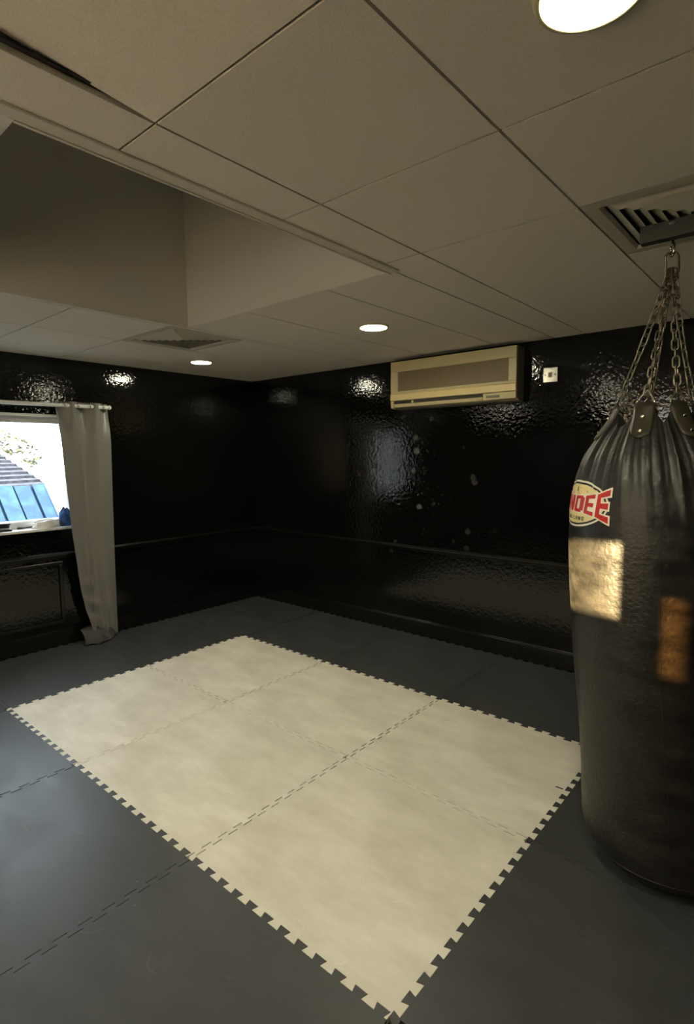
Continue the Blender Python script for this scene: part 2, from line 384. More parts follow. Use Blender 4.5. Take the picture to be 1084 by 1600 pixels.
# ================================================================== MATS
NT = 12; AMP = .0130
def wave(p0, p1, nrm, side, gap, clr=.0006, n=NT):
    """points from p0 to p1 (without the end points); nrm = unit normal, side +1/-1 says on which side of the line the mat lies"""
    p0 = Vector(p0); p1 = Vector(p1); d = p1-p0; L = d.length; d.normalize(); p = L/n; f = .0036; out = []
    for k in range(n):
        s = k*p
        # teeth of the mat on the minus side stick out to +AMP
        q = [(s+.25*p+f, -AMP), (s+.25*p-f, AMP), (s+.75*p+f, AMP), (s+.75*p-f, -AMP)]
        for idx, (a, h) in enumerate(q):
            sg = 1 if idx < 2 else -1
            if side < 0:       # retract own teeth, shrink sideways
                a += sg*clr; h = h-gap if h > 0 else h
            else:
                a -= sg*clr; h = h+gap if h < 0 else h
            out.append(p0+d*a+Vector(nrm)*h)
    return out
def is_white(c, r): return 1 <= c <= 3 and 1 <= r <= 2
rg = random.Random(3)
VG = {}; HG = {}
for c in range(7):
    for r in range(6): VG[c, r] = .0028+.0008*rg.random(); HG[c, r] = .0028+.0008*rg.random()
VG[3, 1] = .0075; VG[3, 2] = .006; VG[2, 1] = .0055; VG[2, 2] = .0035; HG[1, 2] = .0055; HG[2, 2] = .003; HG[3, 2] = .0035; VG[2, 3] = .006
def gapv(c, r):    # vertical seam line at GX[c] beside row r
    a = 0 < c < 6 and is_white(c-1, r) != is_white(c, r)
    return .0012 if a else VG[c, r]
def gaph(c, r):
    a = 0 < r < 5 and is_white(c, r-1) != is_white(c, r)
    return .0012 if a else HG[c, r]
def build_mat(c, r):
    """flat slab with dovetail teeth; every tooth shares its neck points with the slab"""
    x0, x1, y1, y0 = GX[c], GX[c+1], GY[r], GY[r+1]; cx, cy = (x0+x1)/2, (y0+y1)/2
    bm = bmesh.new(); A = AMP; f = .0036; clr = .0005; cache = {}
    def V(x, y):
        k = (round(x, 5), round(y, 5))
        if k not in cache: cache[k] = bm.verts.new((x-cx, y-cy, 0))
        return cache[k]
    ring = []; teeth = []
    # (start, direction, inward side sign, length, gap) walked counter-clockwise
    def edge(P, D, N, L, plus, gap, rev):
        """P corner, D unit direction of travel, N unit inward normal"""
        p = L/NT
        def pt(s, h): return V(P[0]+D[0]*s+N[0]*h, P[1]+D[1]*s+N[1]*h)    # h inward
        pts = []
        # teeth centres: minus mats at .5p, plus mats at 0 and p (half teeth at the ends)
        cs = [(k+.5)*p for k in range(NT)] if not plus else [k*p for k in range(NT+1)]
        hw = .25*p-f-clr; hT = .25*p+f-clr
        for cc in cs:
            a, b_ = cc-hw, cc+hw; ta, tb = cc-hT, cc+hT
            if cc < 1e-6: a = A; ta = 0
            if cc > L-1e-6: b_ = L-A; tb = L if False else L-A-gap
            if a < A: a = A
            q = (pt(a, A), pt(b_, A)); t = (pt(ta, -A+gap), pt(tb, -A+gap))
            r_ = .004   # clipped tooth corners
            pts += [q[0], q[1]]; teeth.append((t[0], t[1], q[1], q[0]))
        if not plus: pts = [pt(A, A)]+pts+[pt(L-A, A)]
        return pts
    Lx, Ly = x1-x0, y1-y0
    gb, gr_, gt, gl = gaph(c, r+1), gapv(c+1, r), gaph(c, r), gapv(c, r)
    e1 = edge((x0, y0), (1, 0), (0, 1), Lx, True, gb, False)
    e2 = edge((x1, y0), (0, 1), (-1, 0), Ly, False, gr_, False)
    # top edge walked from x1 to x0, left edge from y1 to y0 (mirrored so that they meet their neighbours)
    e3 = edge((x1, y1), (-1, 0), (0, -1), Lx, False, gt, True)
    def edge_rev_left():
        P = (x0, y0); p = Ly/NT; pts = []
        def pt(s, h): return V(P[0]+h, P[1]+s)
        for k in range(NT+1):
            cc = k*p; hw = .25*p-f-clr; hT = .25*p+f-clr; a, b_, ta, tb = cc-hw, cc+hw, cc-hT, cc+hT
            if k == 0: a = A; ta = 0
            if k == NT: b_ = Ly-A; tb = Ly-A-gl
            q = (pt(a, A), pt(b_, A)); t = (pt(ta, -A+gl), pt(tb, -A+gl))
            pts += [q[0], q[1]]; teeth.append((q[0], q[1], t[1], t[0]))
        return pts[::-1]
    e4 = edge_rev_left()
    seq = []
    for v in e1+e2+e3+e4:
        if not seq or seq[-1] is not v: seq.append(v)
    if seq[0] is seq[-1]: seq.pop()
    faces = [bm.faces.new(seq)]
    for t in teeth:
        if len(set(t)) == 4: faces.append(bm.faces.new(t))
    faces.append(bm.faces.new((V(x0+A, y0+A), V(x0-A+gl, y0), V(x0, y0-A+gb))))
    for f_ in faces:
        f_.normal_update()
        if f_.normal.z < 0: f_.normal_flip()
    ex = bmesh.ops.extrude_face_region(bm, geom=faces)
    vs = [v for v in ex['geom'] if isinstance(v, bmesh.types.BMVert)]
    for v in vs: v.co.z -= .019
    bmesh.ops.recalc_face_normals(bm, faces=bm.faces)
    wh = is_white(c, r)
    o = link('foam_mat', bm, WHITE_FOAM if wh else BLACK_FOAM)
    o.location = (cx, cy, rg.random()*.0006); return o
ML = {
 (1,1): 'cream jigsaw foam mat at the far corner of the pale rectangle, nearest the room corner',
 (2,1): 'cream jigsaw foam mat in the middle of the far row, facing the air conditioner wall',
 (3,1): 'cream jigsaw foam mat partly hidden behind the punching bag',
 (1,2): 'cream jigsaw foam mat closest to the window, brightest with daylight',
 (2,2): 'cream jigsaw foam mat in the middle of the near row',
 (3,2): 'cream jigsaw foam mat largest in the photo, at the bottom point',
 (0,0): 'black foam mat right in the dark room corner',
 (1,0): 'black foam mat along the air conditioner wall, first from the corner mat',
 (2,0): 'black foam mat along the wall beneath the air conditioner',
 (3,0): 'black foam mat along the back wall, just left of and behind the bag',
 (0,1): 'black foam mat at the foot of the curtain',
 (0,2): 'black foam mat under the window at the left edge of the photo',
 (0,3): 'black foam mat touching the cream rectangle only at its left corner, mostly outside the photo',
 (1,3): 'black foam mat at the far left edge, shining grey in the window light',
 (2,3): 'scuffed black foam mat at lower left with pale specks and scrapes',
 (3,3): 'black foam mat filling the bottom left corner of the photo',
 (4,2): 'black foam mat in the bottom right corner of the photo',
 (4,1): 'black foam mat directly below the punching bag',
 (4,0): 'black foam mat hidden behind the punching bag',
}
for (c, r), lb in ML.items():
    o = build_mat(c, r)
    tag(o, lb, 'floor mat', 'cream foam mats in the middle of the floor' if is_white(c, r) else 'black foam mats around the cream ones')

    if (c, r) == (3, 1):
        link('cut_slot', boxes([(3.985-o.location.x, 4.018-o.location.x, -1.503-o.location.y, -1.494-o.location.y, -.001, .0005)]), VOID, o)['label'] = 'small dark slit cut in the foam'

# ================================================================== WINDOW
wy0, wy1, wz0, wz1 = WIN
win = link('window_1', boxes([(-.17, -.11, wy0, wy0+.06, wz0, wz1), (-.17, -.11, wy1-.06, wy1, wz0, wz1),
        (-.17, -.11, wy0+.06, wy1-.06, wz1-.068, wz1), (-.17, -.11, wy0+.06, wy1-.06, wz0, wz0+.082)]), UPVC, bevel=.003)
win['kind'] = 'structure'; win['label'] = 'white framed window behind the curtain'
glass = bpy.data.materials.new('window_glass'); glass.use_nodes = True
gb = glass.node_tree.nodes['Principled BSDF']; gb.inputs['Transmission Weight'].default_value = 1; gb.inputs['Roughness'].default_value = 0; gb.inputs['IOR'].default_value = 1.0; gb.inputs['Base Color'].default_value = (.96, .98, .98, 1)
gb.inputs['Specular IOR Level'].default_value = .5
link('pane', boxes([(-.142, -.138, wy0+.06, wy1-.06, wz0+.082, wz1-.068)]), glass, win)
link('window_sill', boxes([(-.11, .028, wy0, wy1-.0005, wz0, wz0+.022)]), SILL, win, bevel=.004)
link('head_strip', boxes([(-.004, .010, wy0, wy1, wz1-.022, wz1-.002)]), UPVC, win, bevel=.002)

# ================================================================== CURTAIN + ROD
rod = empty('curtain_rod', (.095, -2.4, 2.03), 'thin white curtain rod above the window, carrying the grey curtain', 'curtain rod')
bm = bmesh.new(); tube(bm, [(0, -1.1, -.012), (0, 0.705, 0)], .0155, 16)
link('rod', bm, UPVC, rod, smooth=True)
bm = bmesh.new(); lathe(bm, [(.0, -.0), (.018, .0), (.02, .012), (.014, .024), (0, .026)], 20)
bmesh.ops.rotate(bm, verts=bm.verts, cent=(0, 0, 0), matrix=Matrix.Rotation(R(-90), 3, 'X')); bmesh.ops.translate(bm, verts=bm.verts, vec=(0, .70, 0))
link('end_cap', bm, UPVC, rod, smooth=True)
bm = bmesh.new(); tube(bm, [(-.095, .68, -.002), (-.03, .68, -.002), (-.010, .68, -.001)], .006, 8); box(bm, -.095, -.089, .660, .700, -.02, .02)
link('bracket', bm, UPVC, rod)

CURT = bpy.data.materials.new('grey_curtain_cloth'); CURT.use_nodes = True
nt = CURT.node_tree; b = nt.nodes['Principled BSDF']; b.inputs['Base Color'].default_value = (.17, .165, .155, 1); b.inputs['Roughness'].default_value = .42
b.inputs['Sheen Weight'].default_value = .3; b.inputs['Specular IOR Level'].default_value = .55
wv = node(nt, 'TexNoise'); wv.inputs['Scale'].default_value = 90; tc = node(nt, 'TexCoord'); nt.links.new(tc.outputs['Object'], wv.inputs['Vector'])
bp = node(nt, 'Bump'); bp.inputs['Strength'].default_value = .15; bp.inputs['Distance'].default_value = .001; nt.links.new(wv.outputs[0], bp.inputs['Height']); nt.links.new(bp.outputs[0], b.inputs['Normal'])
YL = [(-.05, -1.955), (.09, -1.94), (.28, -1.995), (.48, -2.03), (.75, -2.052), (.98, -2.072), (1.3, -2.09), (1.6, -2.105), (2.06, -2.125)]
YR = [(-.05, -1.715), (.05, -1.715), (2.06, -1.690)]
bm = bmesh.new(); NU, NV = 120, 110; grid = []
for j in range(NV+1):
    v = j/NV; z = .012+(2.062-.012)*v; row = []
    yl, yr = smooth_tab(YL, z, .05), lerp_tab(YR, z)
    for i in range(NU+1):
        u = i/NU
        y = yl+(yr-yl)*u
        a = 1-smoothstep(1.72, 2.06, z)
        fold = math.cos((u-.26)*math.pi*2/.46)-.35                       # eyelet folds at the top
        low = .45*math.sin(u*math.pi*2*1.3+.5*math.sin(z*2)+.6)+.55*math.exp(-((u-.30-.05*z)/.055)**2)+.18*math.sin(u*17+z*1.6)
        amp_t = .034; amp_l = .026+.014*(1-smoothstep(0, 1.4, z))
        x = .095+fold*amp_t*(1-a)+low*amp_l*a
        # a long pleat that swells out towards the hem
        x += a*.055*math.exp(-((u-.50)/.16)**2)*(1-smoothstep(.0, 1.5, z))
        x += .010*(1-smoothstep(.2, 1.2, z))*math.sin(z*38+u*5)*math.exp(-((u-.2)/.18)**2)     # drag creases
        # the middle of the hem drops furthest
        zz = z
        if z < .35: zz = z+(-.0*u+.025*(1-smoothstep(.0, .45, u)))*(1-z/.35)*.8
        row.append(bm.verts.new((max(x, .022), y, zz)))
    grid.append(row)
for j in range(NV):
    for i in range(NU): bm.faces.new((grid[j][i], grid[j][i+1], grid[j+1][i+1], grid[j+1][i]))
cur = link('curtain', bm, CURT, smooth=True); s_ = cur.modifiers.new('s', 'SOLIDIFY'); s_.thickness = .0016
tag(cur, 'long grey curtain hanging bunched at the right side of the window down to the floor', 'curtain')
# loose lining spilling onto the floor
bm = bmesh.new(); n1, n2 = 36, 16; gr = []
LIN = mat('dark_lining_cloth', (.035, .035, .033), .6, bump=(25, .4, .003))
for j in range(n2+1):
    v = j/n2; row = []
    for i in range(n1+1):
        u = i/n1
        y = -2.06+.27*u+.02*v; x = .05+.16*(1-v)*(.55+.45*math.sin(u*2.6+.4))
        z = .006+.13*v**1.6*(1-.3*abs(u-.5))+.012*abs(math.sin(u*8+v*3))*(1-v*.5)
        row.append(bm.verts.new((x+.03, y+.02*math.sin(v*3), z)))
    gr.append(row)
for j in range(n2):
    for i in range(n1): bm.faces.new((gr[j][i], gr[j][i+1], gr[j+1][i+1], gr[j+1][i]))
li = link('lining', bm, LIN, cur, smooth=True); s_ = li.modifiers.new('s', 'SOLIDIFY'); s_.thickness = .002
# eyelets
for yy in (-2.06, -1.955, -1.86, -1.745):
    bm = bmesh.new(); tube(bm, [(.095+.022*math.cos(k*math.pi/8), yy, 2.033+.022*math.sin(k*math.pi/8)) for k in range(16)], .003, 6, True)
    link('eyelet', bm, STEEL, cur, smooth=True)

# ================================================================== THINGS ON THE SILL
SZ = wz0+.022
CLOTH = mat('white_rag', (.8, .8, .8), .8, bump=(30, .6, .004))
def crumple(name, loc, sx, sy, sz, m, seed, label, cat, sub=4):
    bm = bmesh.new(); bmesh.ops.create_icosphere(bm, subdivisions=sub, radius=1)
    from mathutils import noise
    for v in bm.verts:
        p = v.co.copy(); n = noise.noise(p*1.7+Vector((seed, 0, 0)))*.35+noise.noise(p*4+Vector((0, seed, 0)))*.16+abs(noise.noise(p*9+Vector((seed, seed, 0))))*.1
        q = p*(1+n); z = max(q.z, -.55)+.55
        v.co = Vector((q.x*sx, q.y*sy, z*sz))
    o = link(name, bm, m, smooth=True); o.location = loc; return tag(o, label, cat)
crumple('rag', (-.030, -2.215, SZ), .042, .100, .046, CLOTH, 3.1, 'crumpled white rag on the window sill beside the curtain', 'cloth')
BLUEC = mat('blue_cloth', (.02, .10, .32), .7, noise=(14, (.01, .02, .06), .45, .6), bump=(22, .6, .004))
crumple('blue_bundle', (-.050, -2.055, SZ), .040, .050, .095, BLUEC, 7.7, 'dark blue crumpled bundle on the sill, half behind the curtain edge', 'cloth')
BLK = mat('black_plastic', (.012, .012, .013), .35)
bm = bmesh.new(); tube(bm, [(-.085, -2.39, SZ+.006), (-.098, -2.29, SZ+.012), (-.103, -2.20, SZ+.05)], [.006, .005, .004], 10)
st = link('black_stick', bm, BLK, smooth=True); tag(st, 'thin black stick leaning on the window frame next to the white rag', 'stick')
bm = bmesh.new(); tube(bm, [(-.085, -2.42, SZ+.009), (-.085, -2.38, SZ+.009)], .009, 10); link('grip', bm, BLK, st, smooth=True)
ph = empty('sunglasses_case', (-.04, -2.56, SZ), 'open black case lying on the sill at the left edge of the photo', 'case')
link('base', boxes([(-.035, .035, -.075, .075, 0, .016)]), BLK, ph, bevel=.004)
bm = boxes([(-.035, .03, -.07, .075, 0, .008)]); bmesh.ops.rotate(bm, verts=bm.verts, cent=(-.035, 0, 0), matrix=Matrix.Rotation(R(-38), 3, 'Y')); bmesh.ops.translate(bm, verts=bm.verts, vec=(0, 0, .018))
link('lid', bm, BLK, ph, bevel=.003)

# ================================================================== CEILING LIGHTS
RIM = mat('lamp_rim', (.55, .50, .30), .35)
LENS = mat('lamp_lens', (.9, .9, .85), .4, emit=(LAMP_COL, LAMP_STR))
def make_lamp(loc):
    t = empty('ceiling_light', loc, 'x', 'ceiling light', 'round ceiling lights')
    bm = bmesh.new(); lathe(bm, [(.082, -.0005), (.084, -.010), (.090, -.012), (.098, -.009), (.102, -.0005), (.082, -.0005)], 56); link('trim_ring', bm, RIM, t, smooth=True)
    bm = bmesh.new(); lathe(bm, [(.0835, -.006), (.080, -.011), (.05, -.0145), (0, -.016)], 48); link('lamp_lens', bm, LENS, t, smooth=True)
    return t
LL = ['small round ceiling light on the left, near the room corner and the vent', 'round ceiling light above the air conditioner side, middle of the photo',
      'large bright round ceiling light at the top right edge of the photo', 'round ceiling light behind the recess, outside the photo',
      'round ceiling light over the far left end of the room, outside the photo', 'round ceiling light behind the viewer']
lp = make_lamp((*LAMPS[0], HC)); lp['label'] = LL[0]
for k in range(1, len(LAMPS)):
    c = copy_tree(lp); c.location = (*LAMPS[k], HC); c['label'] = LL[k]

# ================================================================== VENTS
def make_vent(v, label):
    x0, x1, y0, y1 = v; cx, cy = (x0+x1)/2, (y0+y1)/2; hx, hy = (x1-x0)/2-.004, (y1-y0)/2-.004
    t = empty('ceiling_vent', (cx, cy, HC), label, 'vent', 'square ceiling vents')
    def sqring(bm, a0, z0, a1, z1):
        A = [bm.verts.new((sx*(hx-a0), sy*(hy-a0), z0)) for sx, sy in ((-1,-1),(1,-1),(1,1),(-1,1))]
        B = [bm.verts.new((sx*(hx-a1), sy*(hy-a1), z1)) for sx, sy in ((-1,-1),(1,-1),(1,1),(-1,1))]
        for k in range(4): bm.faces.new((A[k], A[(k+1) % 4], B[(k+1) % 4], B[k]))
    bm = bmesh.new(); sqring(bm, 0, .014, 0, 0); sqring(bm, 0, 0, .045, 0); sqring(bm, .045, 0, .055, .012)
    link('frame', bm, VENT, t)
    for k in range(6):
        bm = bmesh.new(); a = .056+k*.036
        sqring(bm, a, .022, a+.040, -.002)
        o = link('louvre', bm, VENT, t); s = o.modifiers.new('s', 'SOLIDIFY'); s.thickness = .0015
    link('backing', boxes([(-hx, hx, -hy, hy, .050, .055)]), VENTD, t)
make_vent(VENTS[0], 'square louvred ceiling vent on the left beside the ceiling recess')
make_vent(VENTS[1], 'square louvred ceiling vent on the right above the steel bar of the bag')

# ================================================================== AIR CONDITIONER
ACB = mat('aged_cream_plastic', (.50, .42, .235), .42)
ACB2 = mat('yellowed_plastic', (.66, .53, .26), .4)
ACS = mat('grey_shade_plastic', (.16, .15, .12), .5)
ACD = mat('dark_slot', (.02, .018, .012), .7)
GRL = bpy.data.materials.new('intake_mesh'); GRL.use_nodes = True; nt = GRL.node_tree; b = nt.nodes['Principled BSDF']
b.inputs['Roughness'].default_value = .5; tc = node(nt, 'TexCoord'); wv = node(nt, 'TexWave'); wv.bands_direction = 'Z'; wv.inputs['Scale'].default_value = 38
wx = node(nt, 'TexWave'); wx.bands_direction = 'X'; wx.inputs['Scale'].default_value = 26
nt.links.new(tc.outputs['Object'], wv.inputs['Vector']); nt.links.new(tc.outputs['Object'], wx.inputs['Vector'])
mu = node(nt, 'Math', operation='MULTIPLY'); nt.links.new(wv.outputs['Fac'], mu.inputs[0]); nt.links.new(wx.outputs['Fac'], mu.inputs[1])
cr = node(nt, 'ValToRGB'); cr.color_ramp.elements[0].color = (.13, .095, .048, 1); cr.color_ramp.elements[1].color = (.27, .205, .115, 1); nt.links.new(mu.outputs[0], cr.inputs[0]); nt.links.new(cr.outputs[0], b.inputs['Base Color'])
bp = node(nt, 'Bump'); bp.inputs['Distance'].default_value = .002; bp.inputs['Strength'].default_value = .5; nt.links.new(mu.outputs[0], bp.inputs['Height']); nt.links.new(bp.outputs[0], b.inputs['Normal'])
ax0, ax1, az0, az1, ad = 2.005, 3.135, 1.985, 2.385, .145
ac = empty('air_conditioner', ((ax0+ax1)/2, 0, az0), 'cream wall air conditioner high on the black wall under the ceiling', 'air conditioner')
W2 = (ax1-ax0)/2; H2 = az1-az0
def prism_yz(bm, x0, x1, prof):
    A = [bm.verts.new((x0, y, z)) for y, z in prof]; B = [bm.verts.new((x1, y, z)) for y, z in prof]; n = len(prof)
    bm.faces.new(A); bm.faces.new(B[::-1])
    for k in range(n): bm.faces.new((A[(k+1) % n], A[k], B[k], B[(k+1) % n]))
    bmesh.ops.recalc_face_normals(bm, faces=bm.faces)
bm = bmesh.new(); prism_yz(bm, -W2, W2, [(0, 0.0), (-.095, .004), (-.118, .05), (-.118, H2-.01), (-.10, H2), (0, H2)])
link('casing', bm, ACS, ac, bevel=.006)  # shade on the side of the unit is put into this darker grey
# front panel as a frame around the intake
fz0, fz1 = .072, H2-.002
bm = bmesh.new()
for a in ((-W2, W2, -.140, -.117, fz1-.085, fz1), (-W2, W2, -.140, -.117, fz0+.058, fz0+.078), (-W2, -W2+.075, -.140, -.117, fz0+.078, fz1-.085), (W2-.062, W2, -.140, -.117, fz0+.078, fz1-.085)): box(bm, *a)
link('front_panel', bm, ACB, ac, bevel=.004)
link('intake_grille', boxes([(-W2+.075, W2-.062, -.134, -.118, fz0+.078, fz1-.085)]), GRL, ac)
bm = bmesh.new(); prism_yz(bm, -W2, W2, [(-.117, fz0), (-.144, fz0+.002), (-.146, fz0+.052), (-.140, fz0+.058), (-.117, fz0+.058)])
link('lower_band', bm, ACB2, ac, bevel=.003)
bm = bmesh.new(); prism_yz(bm, -W2+.03, W2-.27, [(-.10, .012), (-.130, .018), (-.136, .044), (-.126, .046), (-.098, .024)])
link('louvre', bm, ACB, ac, bevel=.002)
link('outlet_slot', boxes([(-W2+.03, W2-.27, -.128, -.100, .046, .070)]), ACD, ac)
bm = bmesh.new(); prism_yz(bm, W2-.265, W2-.002, [(-.10, .012), (-.134, .020), (-.139, .070), (-.10, .070)])
link('control_panel', bm, ACB, ac, bevel=.003)
link('display', boxes([(W2-.235, W2-.13, -.1405, -.134, .034, .052)]), ACS, ac)
bm = bmesh.new(); prism_yz(bm, -W2, -W2+.028, [(-.10, .004), (-.134, .012), (-.141, .070), (-.10, .070)]); link('end_piece', bm, ACB, ac, bevel=.003)
bm = bmesh.new(); bmesh.ops.create_uvsphere(bm, u_segments=14, v_segments=8, radius=.012); bmesh.ops.translate(bm, verts=bm.verts, vec=(-W2+.22, -.132, .056)); link('vane_knob', bm, ACB2, ac, smooth=True)

# ================================================================== WALL SWITCH
sw = empty('wall_switch', (3.333, 0, 2.163), 'small chrome switch plate on the black wall right of the air conditioner', 'switch')
link('plate', boxes([(-.052, .052, -.009, 0, -.052, .052)]), STEEL, sw, bevel=.003)
link('rocker', boxes([(-.012, .012, -.016, -.009, -.018, .018)]), mat('switch_plastic', (.3, .27, .2), .4), sw, bevel=.002)
for s in (-1, 1):
    bm = bmesh.new(); bmesh.ops.create_uvsphere(bm, u_segments=8, v_segments=6, radius=.005, matrix=Matrix.Translation((s*.036, -.010, 0))); link('screw', bm, DARKSTEEL, sw)


# ================================================================== BEAM
beam = empty('steel_bar', (4.31, -1.72, HC), 'dark steel bar fixed under the ceiling carrying the punching bag', 'bar')
bm = boxes([(0, 1.1, -.022, .022, -.060, -.0005)]); link('bar', bm, DARKSTEEL, beam, bevel=.002)
bm = bmesh.new(); lathe(bm, [(0, 0), (.011, 0), (.011, .006), (0, .012)], 6); bmesh.ops.rotate(bm, verts=bm.verts, cent=(0, 0, 0), matrix=Matrix.Rotation(R(90), 3, 'X')); bmesh.ops.translate(bm, verts=bm.verts, vec=(.105, -.022, -.012)); link('bolt_head', bm, STEEL, beam)

# ================================================================== PUNCHING BAG
LEA = bpy.data.materials.new('black_leather'); LEA.use_nodes = True; nt = LEA.node_tree; b = nt.nodes['Principled BSDF']; L_ = nt.links.new
tc = node(nt, 'TexCoord')
mp = node(nt, 'Mapping'); mp.inputs['Scale'].default_value = (1, 1, 2.2); L_(tc.outputs['Object'], mp.inputs['Vector'])
n1 = node(nt, 'TexNoise'); n1.inputs['Scale'].default_value = 9; n1.inputs['Detail'].default_value = 8; n1.inputs['Roughness'].default_value = .65; L_(mp.outputs[0], n1.inputs['Vector'])
n2 = node(nt, 'TexNoise'); n2.inputs['Scale'].default_value = 70; n2.inputs['Detail'].default_value = 6; L_(tc.outputs['Object'], n2.inputs['Vector'])
cr = node(nt, 'ValToRGB'); cr.color_ramp.elements[0].position = .38; cr.color_ramp.elements[1].position = .8
cr.color_ramp.elements[0].color = (.008, .0075, .0065, 1); cr.color_ramp.elements[1].color = (.028, .025, .020, 1); L_(n1.outputs[0], cr.inputs[0]); L_(cr.outputs[0], b.inputs['Base Color'])
rr = node(nt, 'MapRange'); L_(n1.outputs[0], rr.inputs[0]); rr.inputs[1].default_value = .3; rr.inputs[2].default_value = .7; rr.inputs[3].default_value = .33; rr.inputs[4].default_value = .5; L_(rr.outputs[0], b.inputs['Roughness'])
sm = node(nt, 'Math', operation='MULTIPLY_ADD'); L_(n2.outputs[0], sm.inputs[0]); sm.inputs[1].default_value = .7; L_(n1.outputs[0], sm.inputs[2])
bp = node(nt, 'Bump'); bp.inputs['Distance'].default_value = .006; bp.inputs['Strength'].default_value = .5; L_(sm.outputs[0], bp.inputs['Height']); L_(bp.outputs[0], b.inputs['Normal'])
b.inputs['Specular IOR Level'].default_value = .55

BASE = Vector((CB.x, CB.y, 0.0))
bag = empty('punching_bag', BASE, 'big black leather punching bag hanging by chains on the right', 'punching bag')
def rel(p): return Vector(p)-BASE
NTH, NZ = 300, 170
def rim_z(th):
    d = min(abs((math.degrees(th)-t+180) % 360-180) for t in TABS)
    return 1.752-.060*smoothstep(8, 30, d)
bm = bmesh.new(); grid = []
for j in range(NZ+1):
    v = j/NZ; row = []
    for i in range(NTH):
        th = -math.pi+2*math.pi*i/NTH
        zt_ = rim_z(th); z = .022+(1.74-.022)*v
        if z > 1.45: z = 1.45+(z-1.45)/(1.74-1.45)*(zt_-1.45)
        row.append(bm.verts.new(rel(bag_p(th, z))))
    grid.append(row)
for j in range(NZ):
    for i in range(NTH): bm.faces.new((grid[j][i], grid[j][(i+1) % NTH], grid[j+1][(i+1) % NTH], grid[j+1][i]))
bm.faces.new(grid[0][::-1])
# the collar turns inwards and closes below the rim
inner = []
for i in range(NTH):
    th = -math.pi+2*math.pi*i/NTH; z = rim_z(th)-.05; a = bag_axis(z)
    inner.append(bm.verts.new(rel(a+Vector((0, 0, z))+(TOC*math.cos(th)+TOR*math.sin(th))*.095)))
for i in range(NTH): bm.faces.new((grid[NZ][i], grid[NZ][(i+1) % NTH], inner[(i+1) % NTH], inner[i]))
bm.faces.new(inner)
for f in bm.faces: f.smooth = len(f.verts) == 4
bmesh.ops.recalc_face_normals(bm, faces=bm.faces)
link('bag_body', bm, LEA, bag)
# sewn seam down the front
bm = bmesh.new(); tube(bm, [rel(bag_p(R(5), .03+k*.012, .0004)) for k in range(110)], .0013, 6); link('seam', bm, LEA, bag, smooth=True)
bm = bmesh.new(); tube(bm, [rel(bag_p(2*math.pi*k/120, .075, .0006)) for k in range(120)], .0022, 6, True); link('bottom_seam', bm, LEA, bag, smooth=True)

